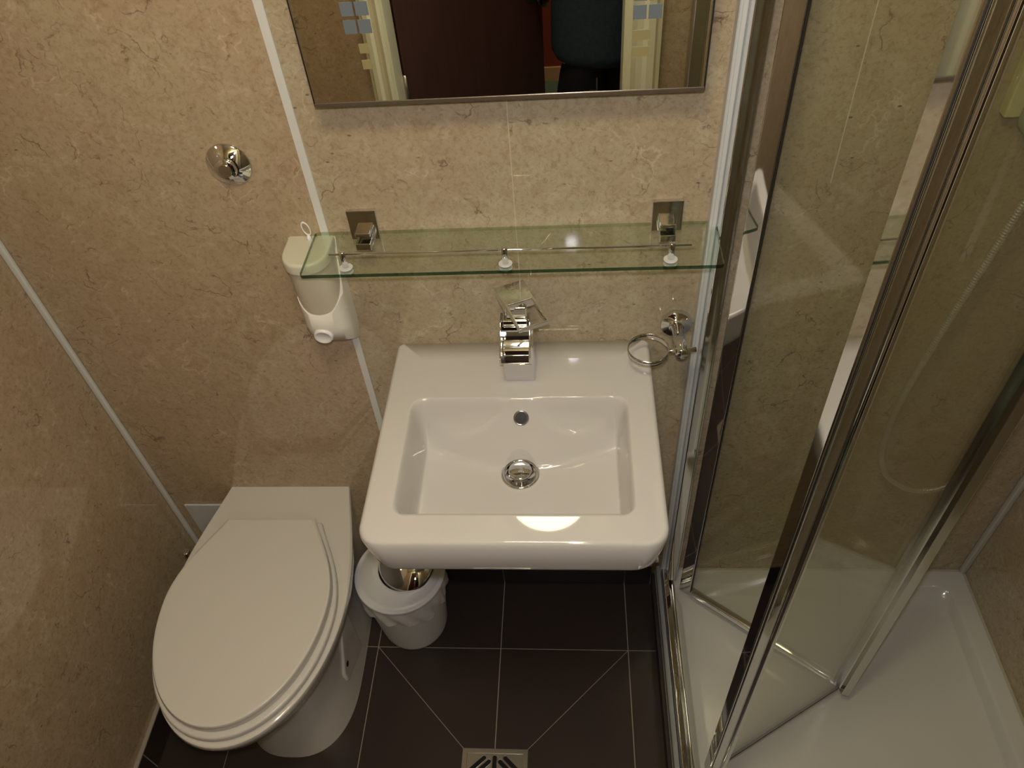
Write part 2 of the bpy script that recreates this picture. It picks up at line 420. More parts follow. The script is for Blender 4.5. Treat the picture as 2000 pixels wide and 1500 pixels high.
def RR(ins, z, rc, rb=.006, iy=None):
    x0, x1, y0, y1 = -hx + ins, hx - ins, yf + (ins if iy is None else iy), yb
    P = []
    for cx, cy, a0, r in ((x1 - rb, y1 - rb, 0, rb), (x0 + rb, y1 - rb, 90, rb), (x0 + rc, y0 + rc, 180, rc), (x1 - rc, y0 + rc, 270, rc)):
        for k in range(NB + 1):
            a = math.radians(a0 + 90 * k / NB); P.append((cx + r * math.cos(a), cy + r * math.sin(a)))
    # resample with straight sides subdivided
    Q = []
    for i, p in enumerate(P):
        q = P[(i + 1) % len(P)]; Q.append(p)
        L = math.hypot(q[0] - p[0], q[1] - p[1])
        if L > .05:
            for k in range(1, 24): Q.append((p[0] + (q[0] - p[0]) * k / 24, p[1] + (q[1] - p[1]) * k / 24))
    return [(a, b, z) for a, b in Q]
rings += [RR(.12, .655, .03), RR(.075, .700, .03), RR(.034, .745, .034, iy=.030), RR(.018, .766, .038, iy=.012), RR(.0135, .776, .040, iy=.0045), RR(.011, .783, .040, iy=.0020), RR(.006, .808, .038, iy=.0008), RR(.002, .838, .036, iy=0)]
for k in range(1, 7):
    a = PI / 2 * k / 6; rings.append(RR(.002 * (1 - k / 6) + .010 * (1 - math.cos(a)), .840 + .010 * math.sin(a), .036 - .004 * math.sin(a)))
flat = RR(.010, BZ, .032)
# opening contour by casting toward the bowl centre
C0 = (0, -.2165); n = len(flat)
open_ = []
for p in flat:
    lo, hi = 0., 1.
    for _ in range(30):
        m_ = (lo + hi) / 2; x = C0[0] + (p[0] - C0[0]) * m_; y = C0[1] + (p[1] - C0[1]) * m_
        if sdf(x, y) > .003: hi = m_
        else: lo = m_
    open_.append((C0[0] + (p[0] - C0[0]) * lo, C0[1] + (p[1] - C0[1]) * lo))
for s in (.33, .66): rings.append([(p[0] * (1 - s) + q[0] * s, p[1] * (1 - s) + q[1] * s, BZ) for p, q in zip(flat, open_)])
def zz(x, y):
    d = sdf(x, y)
    return BZ - depth(x, y)
RO = .030
for k in range(0, 61):
    s = (k / 60) ** 1.25; ring = []
    for q in open_:
        dx, dy = q[0] - C0[0], q[1] - C0[1]; L = math.hypot(dx, dy); f = (L + (RO - L) * s) / L
        x, y = C0[0] + dx * f, C0[1] + dy * f; ring.append((x, y, zz(x, y)))
    rings.append(ring)
rings.append([(x, y, BZ - .19) for x, y, z in rings[-1]])
loft(bm, rings)
obj('basin_body', bm, CERAM, br, smooth=True)
# overflow
ox, oy = .0035, -.156
oz = zz(ox, oy); nrm = Vector((0, -(zz(ox, oy + .004) - zz(ox, oy - .004)) / .008, 1)).normalized()
MO = axisM((ox, oy, oz), nrm)
bm = B(); lathe(bm, [(.0085, -.004), (.0135, -.002), (.0135, .0018), (.0115, .0028), (.0105, .0012), (.0100, -.0045)], MO, n=32); ov = obj('overflow_ring', bm, CHROME2, br, smooth=True)
bm = B(); lathe(bm, [(.0103, .0002), (.0, .0005)], MO, n=32, cap0=False); obj('overflow_grille', bm, mat('overflow_dark', (.10, .10, .10), .35, .6), ov)
# waste
DCz = zz(.0, -.2165)
MW = Matrix.Translation((.0, -.2165, DCz + .0012))
bm = B(); lathe(bm, [(.0335, -.004), (.0335, .0008), (.031, .0022), (.026, .0005), (.023, -.012), (.0, -.013)], MW); dro = obj('waste', bm, CHROME, br, smooth=True)
bm = B(); lathe(bm, [(.010, -.012), (.010, .003), (.0195, .0045), (.0203, .006), (.0203, .0085), (.0185, .0105), (.010, .0120), (.0, .0125)], MW); obj('plug', bm, CHROME, dro, bevel=.001)
bm = B(); tube(bm, [(.0, -.2165, .74), (.0, -.2165, .62)], .018); lathe(bm, [(.03, 0), (.033, .01), (.033, .09), (.02, .1)], Matrix.Translation((.0, -.2165, .54))); tube(bm, [(.0, -.2165, .60), (.0, -.0, .60)], .016)
obj('bottle_trap', bm, CHROME2, br, smooth=True)

# ------------------------------------------------------------------ mixer tap
tr_ = root('mixer_tap', 'square chrome waterfall mixer tap on the back ledge of the basin', 'tap', (.002, -.074, BZ))
obj('tap_body', bx(-.0245, .0270, -.098, -.050, BZ, .930), CHROME, tr_, bevel=.0025)
# open waterfall spout: a trough with thin sides and a sloping bed
MS = Matrix.Translation((0, 0, 0))
bm = B()
side_poly = [(-.048, .905), (-.048, .962), (-.058, .972), (-.083, .972), (-.098, .955), (-.134, .938), (-.134, .927), (-.090, .912)]
for x0 in (-.0262, .0215): prism(bm, [(y, z) for y, z in side_poly], 'x', x0, x0 + .0028)
rb_ = [(-.048, .905), (-.090, .912), (-.134, .927), (-.134, .929), (-.110, .9225), (-.090, .922), (-.080, .930), (-.078, .956), (-.070, .966), (-.048, .962)]
prism(bm, rb_, 'x', -.0240, .0218)
obj('spout', bm, CHROME, tr_, bevel=.0008, seg=2)
bm = B(); prism(bm, [(-.050, .955), (-.078, .955), (-.083, .965), (-.080, .973), (-.05, .973)], 'x', -.0225, .0205); obj('spout_hood', bm, CHROME, tr_, bevel=.003)
obj('valve_neck', bx(-.017, .019, -.076, -.044, .970, .996), CHROME, tr_, bevel=.003)
# lever: rectangular loop turned to the right
MLv = Matrix.Translation((.0015, -.055, .990)) @ Matrix.Rotation(math.radians(24), 4, 'Z') @ Matrix.Rotation(math.radians(2), 4, 'X')
bm = B()
box(bm, -.026, .026, -.018, .032, 0, .016, M=MLv)
lev = obj('lever_base', bm, CHROME, tr_, bevel=.0015)
bm = B()
o_ = [(-.026, .032), (.026, .032), (.026, -.078), (-.026, -.078)]; i_ = [(-.0205, -.016), (.0205, -.016), (.0225, -.075), (-.0225, -.075)]
def P3(p, z): return MLv @ Vector((p[0], p[1], z))
loft(bm, [[P3(p, 0.0095) for p in i_], [P3(p, .0165) for p in i_], [P3(p, .0165) for p in [(-.026, -.016), (.026, -.016), (.026, -.078), (-.026, -.078)]], [P3(p, 0.0095) for p in [(-.026, -.016), (.026, -.016), (.026, -.078), (-.026, -.078)]], [P3(p, 0.0095) for p in i_]], False, False)
bmesh.ops.remove_doubles(bm, verts=bm.verts[:], dist=1e-6)
obj('lever_loop', bm, CHROME, tr_, bevel=.0007)

# ------------------------------------------------------------------ mirror
MX0, MX1, MZ0, MZ1, MY = -.250, .267, 1.334, 1.95, -.040
mr = root('wall_mirror', 'large rectangular mirror with frosted blue squares and yellow squares near its sides', 'mirror', (0, 0, 1.64))
obj('mirror_backing', bx(MX0 + .03, MX1 - .03, MY + .006, 0, MZ0 + .05, MZ1 - .05), DARKM, mr)
obj('mirror_glass', bx(MX0, MX1, MY, MY + .006, MZ0, MZ1), MIRR, mr)
bm = B(); box(bm, MX0 - .001, MX1 + .001, MY - .0012, MY + .0075, MZ0 - .0052, MZ0 + .0003)
obj('mirror_bottom_edge', bm, MEDGE, mr, bevel=.0005)
for x in (MX0 - .0016, MX1): obj('mirror_side_edge', bx(x, x + .0016, MY - .0006, MY + .0075, MZ0 - .004, MZ1), DARKM, mr)
for cx, s in ((-.1700, 1), (.1893, -1)):
    for row in range(4):
        zt = 1.4595 - row * .0385 + .0
    for r_ in range(2):
        for c_ in range(2):
            x0 = cx - .0176 + c_ * .0186; z0 = 1.4235 + r_ * .0215 + (c_ if s > 0 else 0) * .0 - .0
            obj('frosted_square', bx(x0, x0 + .0160, MY - .0006, MY, z0, z0 + .0165), BLUEF, mr)
    for r_ in range(2):
        x0 = cx - (.004 if s > 0 else .0176)
        obj('yellow_square', bx(x0, x0 + (.0125 if s > 0 else .0225), MY - .0005, MY, 1.3985 - r_ * .0205, 1.3985 - r_ * .0205 + .0120), YELF, mr)  # thin flat yellow plates laid on the mirror face below the blue ones

# ------------------------------------------------------------------ flush button
fr_ = root('flush_button', 'round chrome flush button on the wall above the toilet', 'button', (-.421, 0, 1.2275))
MF = axisM((-.4195, 0, 1.227), (0, -1, 0))
bm = B(); lathe(bm, [(.0345, 0), (.0345, .002), (.033, .004), (.019, .0115), (.0175, .0125)], MF, n=64); obj('button_plate', bm, CHROME, fr_, smooth=True)
bm = B(); lathe(bm, [(.0165, .010), (.0165, .017), (.0155, .0185), (.0, .0188)], MF, n=48); pb = obj('push_disc', bm, CHROME, fr_, smooth=True)
bm = B(); prism(bm, [(-.4195 + .010 * math.cos(a) * (1 if abs(math.cos(a)) > .3 else .6), 1.227 + .011 * math.sin(a)) for a in [2 * PI * k / 24 for k in range(24)]], 'y', -.0195, -.0215); obj('button_cap', bm, CHROME2, pb, bevel=.001)

# ------------------------------------------------------------------ glass shelf with rail
SZ = 1.104
sr = root('glass_shelf', 'clear glass wall shelf with chrome gallery rail above the basin', 'shelf', (0, 0, SZ))
bm = B(); out = rrect(-.317, .3130, -.1165, -.0055, .006, 4)
zs = (SZ - .006, SZ)
R = loft(bm, [[(p[0], p[1], z) for p in out] for z in zs], True, True)
for f in bm.faces:
    if abs(f.calc_center_median().z - (SZ - .003)) < .002: f.material_index = 2 if f.calc_center_median().y > -.008 else 1
obj('glass_panel', bm, [SHELFG, GEDGE, GBACK], sr)
for cx in (-.2355, .2400):
    b = obj('shelf_bracket', bx(cx - .0125, cx + .0125, -.033, -.006, SZ - .019, SZ - .0062), CHROME, sr, bevel=.0015)
    box_b = B(); box(box_b, cx - .0125, cx + .0125, -.024, -.004, SZ + .0002, SZ + .0075); obj('bracket_jaw', box_b, CHROME, b, bevel=.0015)
    obj('wall_plate', bx(cx - .0235, cx + .0235, -.008, 0, SZ - .0145, SZ + .0385), CHROME, b, bevel=.001)
bm = B(); tube(bm, [(-.268, -.1005, 1.1290), (.265, -.1005, 1.1290)], .0017, 12); obj('gallery_rail', bm, CHROME, sr, smooth=True)
for px in (-.2475, -.0053, .2370):
    p = B(); tube(p, [(px, -.1005, SZ + .002), (px, -.1005, 1.1325), (px, -.1005, 1.134)], [.0050, .0050, .0040], 20); po = obj('rail_post', p, CHROME, sr, smooth=True)
    w_ = B(); lathe(w_, [(.0100, 0), (.0106, .0006), (.0100, .0013), (.0052, .0016)], Matrix.Translation((px, -.1005, SZ)), n=32)
    lathe(w_, [(.0100, 0), (.0100, -.0018)], Matrix.Translation((px, -.1005, SZ - .0062)), n=32); obj('washer', w_, WASHM, po, bevel=.0004)

# ------------------------------------------------------------------ soap dispenser
sd = root('soap_dispenser', 'white wall soap dispenser with a hanging loop beside the pale strip', 'soap dispenser', (-.328, 0, .99))
def dshape(cx, hw, dep, z, n=24, back=0., p=2.4):
    P = [(cx + hw, -back, z)]
    for k in range(n + 1):
        a = PI * k / n; c, s = math.cos(a), math.sin(a)
        P.append((cx + hw * math.copysign(abs(c) ** (2 / p), c), -back - dep * .42 - (dep * .58) * abs(s) ** (2 / p), z))
    P.append((cx - hw, -back, z)); return P
bm = B(); cx = -.328
loft(bm, [dshape(cx, .038, .080, 1.075), dshape(cx, .0385, .081, 1.089), dshape(cx, .037, .079, 1.093), dshape(cx, .034, .075, 1.0945)])
obj('lid', bm, mat('ivory_plastic', (.64, .62, .49), .35), sd, bevel=.001)
bm = B(); loft(bm, [dshape(cx - .0005, .0365, .062, .965), dshape(cx, .037, .068, 1.02), dshape(cx, .0365, .072, 1.075)])
obj('bottle', bm, BOTTLE, sd, bevel=.002)
# sleeve with a scooped front edge holding the bottle
bm = B(); N_ = 24; rg = []
base = dshape(cx, .0395, .066, 0, N_)
def scoop(p):
    return .972 + .030 * min(1, abs(p[0] - cx) / .037) ** 2 + .09 * max(0, 1 - (-p[1]) / .035)
lo_ = dshape(cx + .001, .0335, .050, 0, N_)
mid = dshape(cx, .0385, .0625, 0, N_)
loft(bm, [[(p[0], p[1], .872 - p[1] * .75) for p in lo_], [(p[0], p[1], .905 - p[1] * .45) for p in mid], [(p[0], p[1], .925 - p[1] * .35) for p in base], [(p[0], p[1], scoop(p)) for p in base]], True, True)
obj('holder', bm, WPLAST, sd, smooth=False, bevel=.002)
bm = B(); MPb = axisM((cx - .0050, -.045, .935), (0, -1, -.12))
lathe(bm, [(.0165, 0), (.0165, .020), (.0150, .0235), (.0135, .0240), (.0125, .0225), (.0, .0225)], MPb, n=40); obj('push_button', bm, LOOPM, sd, smooth=True)
bm = B(); Ml = Matrix.Translation((cx - .0005, -.010, 1.1145)) @ Matrix.Rotation(math.radians(90), 4, 'X') @ Matrix.Rotation(math.radians(12), 4, 'Z') @ Matrix.Diagonal((.48, 1, 1, 1))
torus(bm, Ml, .0120, .0016, 40, 10); tube(bm, [(cx, -.010, 1.093), (cx, -.010, 1.103)], [.0055, .002], 16); obj('hanging_loop', bm, LOOPM, sd, smooth=True)

# ------------------------------------------------------------------ tumbler holder
th = root('tumbler_holder', 'empty chrome ring tumbler holder on the wall right of the basin', 'tumbler holder', (.272, 0, .893))
AX = (.2725, 0, .893)
bm = B(); lathe(bm, [(.0270, 0), (.0270, .008), (.0255, .010), (.0140, .0105), (.0135, .0165), (.012, .018)], axisM(AX, (0, -1, 0)), n=56); obj('wall_rose', bm, CHROME, th, smooth=True)
bm = B(); tube(bm, [(AX[0], -.012, .893), (AX[0] + .002, -.083, .893), (AX[0] + .002, -.0845, .893)], [.0105, .0105, .0095], 32); obj('arm', bm, CHROME, th, smooth=True)
bm = B(); tube(bm, [(.2525, -.0745, .894), (.2990, -.0725, .894)], .0042, 20); obj('cross_bar', bm, CHROME, th, smooth=True)
bm = B(); MRg = Matrix.Translation((.2195, -.0715, .894))
lathe(bm, [(.0335, -.0055), (.0345, -.006), (.0352, 0), (.0345, .006), (.0335, .0055), (.0325, 0), (.0335, -.0055)], MRg, n=64, cap0=False, cap1=False); obj('ring', bm, CHROME2, th, smooth=True)

# ------------------------------------------------------------------ toilet
TC = -.556
to = root('toilet', 'white back-to-wall toilet with its oval lid closed', 'toilet', (TC, -.25, 0))
def tring(cx, yb, yf, wb, wm, z, sm=.52, n=40, xt=0, dz=0, pw=2.0):
    P = []; L = yb - yf
    def hw(s):
        if s <= sm: return wb + (wm - wb) * math.sin(PI / 2 * s / sm) ** 1.1
        return wm * max(0, 1 - ((s - sm) / (1 - sm)) ** pw) ** (1 / pw)
    ss = [(.5 - .5 * math.cos(PI / 2 * (k / n))) * 2 * .5 if False else k / n for k in range(n)]
    ss = [sm * k / 14 for k in range(14)] + [sm + (1 - sm) * math.sin(PI / 2 * k / 22) for k in range(22)]
    for s in ss: P.append((cx + hw(s) + xt * s, yb - s * L, z + dz * s))
    P.append((cx + xt, yf, z + dz))
    for s in reversed(ss): P.append((cx - hw(s) + xt * s, yb - s * L, z + dz * s))
    return P
bm = B()
loft(bm, [tring(TC, 0, -.452, .122, .131, .0, .6, pw=2.5), tring(TC, 0, -.449, .120, .129, .02, .6, pw=2.5), tring(TC, 0, -.436, .116, .124, .12, .6, pw=2.4), tring(TC, 0, -.436, .117, .124, .20, .58, pw=2.3), tring(TC, 0, -.475, .122, .140, .28, .5),
          tring(TC, 0, -.532, .130, .168, .335, .5), tring(TC, 0, -.560, .136, .182, .370, .5), tring(TC, 0, -.570, .139, .187, .400, .5), tring(TC, 0, -.568, .1395, .187, .408, .5), tring(TC, 0, -.562, .137, .182, .412, .5)])
obj('pan', bm, PANM, to, smooth=False, bevel=.003)
def seat_ring(ins, z): return tring(TC - .002, -.106 - ins, -.560 + ins, .104 - ins, .1765 - ins, z, .46)
bm = B(); loft(bm, [seat_ring(.002, .412), seat_ring(0, .416), seat_ring(0, .424), seat_ring(.003, .428)]); obj('seat', bm, SEATM, to, bevel=.002)
def lid_ring(ins, z): return tring(TC - .003, -.111 - ins, -.549 + ins, .097 - ins, .1690 - ins, z, .44)
bm = B(); loft(bm, [lid_ring(.004, .428), lid_ring(.001, .431), lid_ring(0, .446), lid_ring(.0025, .4505), lid_ring(.008, .4525)])
obj('lid', bm, SEATM, to, smooth=False, bevel=.003, seg=3)
for s in (-1, 1): obj('hinge', bx(TC + s * .098 - .006, TC + s * .098 + .006, -.124, -.110, .411, .426), SEATM, to, bevel=.002)
# side fixing boss with its screw hole
bm = B(); prism(bm, [(-.20, .03), (-.315, .09), (-.315, .13), (-.26, .21), (-.20, .24)], 'x', TC + .112, TC + .128); fx = obj('fixing_plate', bm, PANM, to, bevel=.006)
bm = B(); lathe(bm, [(.007, 0), (.007, .002), (.004, .003)], axisM((TC + .1272, -.290, .132), (1, 0, 0)), n=24); obj('screw_hole', bm, DARKM, fx)

# ------------------------------------------------------------------ access panel, brush
ap = tag(obj('access_panel', bx(-.833, -.705, -.006, 0, .09, .347), mat('light_grey_panel', (.56, .56, .54), .3), bevel=.004), 'pale grey flat panel on the wall behind the toilet on its left', 'panel')
tb = root('toilet_brush', 'chrome toilet brush standing in the corner left of the toilet', 'toilet brush', (-.805, -.105, 0))
bm = B(); lathe(bm, [(.042, 0), (.042, .006), (.038, .008), (.038, .125), (.036, .127), (.012, .131)], Matrix.Translation((-.800, -.115, 0))); obj('holder', bm, CHROME2, tb, smooth=False, bevel=.001)
bm = B(); lathe(bm, [(.0075, .131), (.0075, .298), (.009, .300), (.009, .318), (.007, .320)], Matrix.Translation((-.800, -.115, 0)), n=24); obj('handle', bm, CHROME, tb, bevel=.0006)

# ------------------------------------------------------------------ pedal-free bin with chrome swing lid
BX, BY = -.314, -.118
bn = root('waste_bin', 'small round white bin with a chrome swing lid under the basin', 'bin', (BX, BY, 0))
MB_ = Matrix.Translation((BX, BY, 0))
bm = B(); lathe(bm, [(.070, .0), (.078, .003), (.082, .02), (.1000, .225), (.1000, .232)], MB_, n=64); obj('bin_body', bm, BPLAST, bn, smooth=False, bevel=.002)
def crinkle(t, z):
    return 1 + .014 * math.sin(2 * PI * t * 9 + z * 90) * (1 if z < .21 else .3) + .010 * math.sin(2 * PI * t * 23 + z * 200)
bm = B()
ringsb = []
for (r, z, amp) in ((.1035, .176, 1.6), (.1040, .188, 1.5), (.1045, .201, 1.3), (.1045, .214, .9), (.1035, .226, .2), (.1040, .235, .1)):
    ringsb.append([(BX + (r + amp * .0022 * math.sin(13 * a + z * 70) + amp * .001 * math.sin(31 * a)) * math.cos(a), BY + (r + amp * .0022 * math.sin(13 * a + z * 70)) * math.sin(a), z + amp * .006 * math.sin(3 * a + 1) + amp * .003 * math.sin(8 * a)) for a in [2 * PI * k / 120 for k in range(120)]])
loft(bm, ringsb, False, False); obj('bin_liner', bm, BAG, bn, smooth=True)
bm = B(); MBc = MB_
lathe(bm, [(.1000, .232), (.1040, .232), (.1055, .236), (.1050, .241), (.1030, .243), (.1010, .240), (.092, .252), (.075, .265), (.066, .270), (.064, .267), (.09, .247), (.0985, .236)], MB_, n=72, cap0=False, cap1=False)
for v in bm.verts:
    rr = math.hypot(v.co.x - BX, v.co.y - BY)
    if v.co.z > .244: v.co.x += .020 * min(1, max(0, (.1 - rr) / .034))
obj('bin_collar', bm, BPLAST, bn, smooth=True)
bm = B(); MFp = Matrix.Translation((BX + .021, BY, .271)) @ Matrix.Rotation(math.radians(-12), 4, 'Y') @ Matrix.Rotation(math.radians(14), 4, 'X')
lathe(bm, [(.068, -.001), (.069, .002), (.064, .012), (.052, .022), (.034, .030), (.015, .034), (.0, .035)], MFp, n=64); obj('swing_lid', bm, CHROME, bn, smooth=True)

# ------------------------------------------------------------------ floor drain
fd = root('floor_drain', 'square steel floor drain with a slotted grate set into the tiles', 'drain', (dc[0], dc[1], 0))
bm = B(); z1, z0 = .0012, -.0014
prism_o = [(DX0, DY0), (DX1, DY0), (DX1, DY1), (DX0, DY1)]; q = .010
pin = [(DX0 + q, DY0 + q), (DX1 - q, DY0 + q), (DX1 - q, DY1 - q), (DX0 + q, DY1 - q)]
loft(bm, [[(*p, z0) for p in prism_o], [(*p, z1) for p in prism_o], [(*p, z1) for p in pin], [(*p, z0) for p in pin]], False, False)
obj('drain_frame', bm, STEEL, fd, bevel=.0006)
h = (DX1 - DX0) / 2 - q - .0008; ch = .016
octo = [(dc[0] + sx * a, dc[1] + sy * b) for sx, sy, a, b in ((1, 1, h, h - ch), (1, 1, h - ch, h), (-1, 1, h - ch, h), (-1, 1, h, h - ch), (-1, -1, h, h - ch), (-1, -1, h - ch, h), (1, -1, h - ch, h), (1, -1, h, h - ch))]
bm = B(); box(bm, dc[0] - h - .0007, dc[0] + h + .0007, dc[1] - h - .0007, dc[1] + h + .0007, -.0014, -.0004); obj('drain_well', bm, STEEL, fd)
bm = B(); prism(bm, octo, 'z', -.0004, .0009); gr = obj('drain_grate', bm, STEEL, fd, bevel=.0004)
# slots as raised lips with dark throats
bmS, bmL = B(), B()
def slot(cx, cy, L, ang, w_=.0046):
    M_ = Matrix.Translation((cx, cy, 0)) @ Matrix.Rotation(ang, 4, 'Z')
    def cap(wd, ln, z):
        P = []
        for k in range(9): a = -PI / 2 + PI * k / 8; P.append(M_ @ Vector((ln + wd * math.cos(a), wd * math.sin(a), z)))
        for k in range(9): a = PI / 2 + PI * k / 8; P.append(M_ @ Vector((-ln + wd * math.cos(a), wd * math.sin(a), z)))
        return P
    loft(bmS, [cap(w_, L / 2, .0007), cap(w_, L / 2, .0011)])
    loft(bmL, [cap(w_ + .0016, L / 2, .0007), cap(w_ + .0014, L / 2, .0018), cap(w_, L / 2, .0018), cap(w_ - .0002, L / 2, .0007)], False, False)
for sy in (1, -1):
    slot(dc[0], dc[1] + sy * .038, .032, PI / 2)
    for sx in (1, -1):
        for dist, LL in ((.0185, .034), (.034, .048)):
            d_ = Vector((sx, 0)); slot(dc[0] + sx * (dist + .004), dc[1] + sy * (.038 + (.002 if dist > .02 else -.002)), LL * .8, math.radians(-42 * sx * sy))
for sx in (1, -1): slot(dc[0] + sx * .040, dc[1], .026, 0)
obj('slot_lip', bmL, STEEL, gr, smooth=True); obj('slot', bmS, DARKG, gr)

# ------------------------------------------------------------------ shower tray
TZ = .066
st = root('shower_tray', 'white low shower tray in the corner behind the folding door', 'shower tray', (.66, -.4, 0))
tx0, tx1, ty0, ty1 = .290, XR - .001, -.939, -.001
bm = B()
def tr4(i, z, r): return rrect(tx0 + i, tx1 - i, ty0 + i, ty1 - i, r, 8, z)
loft(bm, [tr4(0, .0, .006), tr4(0, TZ - .004, .006), tr4(.004, TZ, .006), tr4(.040, TZ, .03), tr4(.048, TZ - .006, .032), tr4(.060, TZ - .026, .04), tr4(.085, TZ - .032, .05), tr4(.25, TZ - .036, .09)], True, True)
obj('tray_body', bm, ACRYL, st, smooth=False, bevel=.003)
bm = B()
box(bm, tx0 + .02, tx1, -.006, 0, TZ - .001, TZ + .0008); box(bm, tx1 - .006, tx1 + .001, ty0, 0, TZ - .001, TZ + .0008)
obj('sealant_bead', bm, mat('cream_sealant', (.46, .44, .34), .4), st, bevel=.002)
obj('tiled_riser', bx(TX, .2895, ty0, -.010, 0.0005, TZ - .012), TILE, st)

# ------------------------------------------------------------------ folding shower door
sh = root('folding_shower_door', 'chrome framed glass folding shower door standing half open', 'shower door', (.33, -.4, TZ))
ZT = 2.02
# wall channel (extruded with ribs)
bm = B(); prism(bm, [(.3140, -.001), (.3140, -.049), (.3155, -.0505), (.3325, -.0515), (.3330, -.0500), (.3338, -.0500), (.3342, -.0515), (.3362, -.0515), (.3370, -.0500), (.3370, -.001)], 'z', TZ + .028, ZT); obj('wall_channel', bm, CHROME, sh, bevel=.0008)
bm = B(); prism(bm, [(.375, -.938), (.375, -.898), (.379, -.894), (.408, -.894), (.412, -.898), (.412, -.938)], 'z', TZ, ZT); obj('end_channel', bm, CHROME, sh, bevel=.001)
# bottom track
bm = B()
prism(bm, [(.2905, TZ), (.2905, TZ + .014), (.2925, TZ + .017), (.3010, TZ + .018), (.3030, TZ + .016), (.3030, TZ)], 'y', -.938, -.004); obj('track_skirt', bm, mat('grey_track_seal', (.40, .42, .42), .25, .5), sh, bevel=.001)
bm = B()
prism(bm, [(.3035, TZ), (.3035, TZ + .026), (.3050, TZ + .029), (.3075, TZ + .030), (.3180, TZ + .026), (.3200, TZ + .022), (.3205, TZ + .008), (.3240, TZ + .008), (.3250, TZ + .018), (.3300, TZ + .018), (.3335, TZ + .013), (.3340, TZ)], 'y', -.938, -.004); obj('bottom_track', bm, CHROME, sh, bevel=.0015)
bm = B(); box(bm, .305, .345, -.938, -.002, ZT - .04, ZT); obj('top_track', bm, CHROME, sh, bevel=.003)
P0 = Vector((.346, -.062, 0)); P1 = Vector((.668, -.300, 0)); P2 = Vector((.364, -.482, 0))
def along(Pa, Pb):
    d = (Pb - Pa); L = d.length; d.normalize(); return Matrix.Translation(Pa) @ Matrix.Rotation(math.atan2(d.y, d.x), 4, 'Z'), L
M1, L1 = along(P0, P1); M2, L2 = along(P2, P1)
Zb = TZ + .022
# panel one: pivot stile, bottom rail, glass, hinge stile
obj('pivot_stile', bx(.0, .030, -.0075, .003, Zb - .006, ZT - .045, M=M1), CHROME, sh, bevel=.003)
bm = B(); box(bm, 0.0300, .0312, -.0078, -.0020, Zb, ZT - .05, M=M1); obj('gasket', bm, DARKM, sh)
obj('bottom_rail', bx(.026, L1 - .012, -.008, .008, Zb - .004, Zb + .014, M=M1), CHROME, sh, bevel=.003)
obj('glass_panel', bx(.029, L1 - .010, -.0025, .0025, Zb + .012, ZT - .05, M=M1), DOORG, sh)
# hinge strip where the panels fold
bm = B(); box(bm, L1 - .014, L1 + .004, -.008, .010, Zb - .004, ZT - .05, M=M1); obj('hinge_stile', bm, CHROME2, sh, bevel=.002)
bm = B(); prism(bm, [(P1.x + .002, P1.y + .004), (P1.x + .018, P1.y + .002), (P1.x + .022, P1.y - .010), (P1.x + .012, P1.y - .022), (P1.x - .002, P1.y - .018), (P1.x - .004, P1.y - .004)], 'z', Zb - .008, ZT - .05); obj('hinge_cover', bm, CHROME2, sh, bevel=.001)
# panel two: glass, clear seal, leading stile with rounded pull
obj('glass_panel', bx(.024, L2 - .004, -.0025, .0025, Zb, ZT - .05, M=M2), DOORG, sh)
obj('bottom_seal', bx(.024, L2 - .006, -.0022, .0022, Zb - .018, Zb - .0005, M=M2), SEAL, sh)
obj('glass_edge_strip', bx(.024, L2 - .006, -.003, .003, Zb - .0012, Zb + .0014, M=M2), DARKM, sh)
# leading stile: flat inner face, slot and ribbed outer moulding
def LX(x, y): return (x, y)
bm = B(); prism(bm, [(.3555, -.4660), (.3530, -.4680), (.3530, -.4960), (.3545, -.4975), (.3560, -.4975), (.3560, -.4660)], 'z', Zb - .004, ZT - .045); ls = obj('leading_stile', bm, CHROME, sh, bevel=.0006)
bm = B(); box(bm, .3561, .3572, -.4970, -.4700, Zb - .004, ZT - .045); obj('stile_gasket', bm, DARKM, ls)
bm = B(); pts_ = [(.3573, -.4660), (.3573, -.4980), (.3585, -.4990), (.3680, -.5000), (.3686, -.4975), (.3708, -.4975), (.3714, -.5000)] + [(.3770 + .0056 * math.cos(a), -.4985 + .0056 * math.sin(a)) for a in [math.radians(x) for x in range(190, 351, 16)]] + [(.3826, -.4900), (.3800, -.4780), (.3720, -.4660)]
prism(bm, pts_, 'z', Zb - .004, ZT - .045); obj('stile_moulding', bm, CHROME, ls, bevel=.0006)

# ------------------------------------------------------------------ electric shower on the back wall
es = root('electric_shower', 'cream and grey electric shower unit on the wall above the tray', 'shower unit', (.80, 0, 1.35))
obj('back_plate', bx(.672, .94, -.020, 0, 1.262, 1.62), YCREAM, es, bevel=.003)
bm = B(); loft(bm, [rrect(.700, .925, 1.240, 1.60, .035, 8)] , False, False) if False else None
bm = B()
for r_ in ((.020, .0, .022), (.060, .0, .022), (.078, .006, .018)): pass
def rz(i, y, r): return [(p[0], y, p[1]) for p in [(q[0], q[1]) for q in rrect(.690 + i, .93 - i, 1.240 + i, 1.60 - i, r, 8)]]
loft(bm, [rz(0, -.021, .024), rz(0, -.070, .024), rz(.004, -.078, .022), rz(.012, -.082, .018)]); obj('unit_case', bm, GREYP, es, bevel=.002)
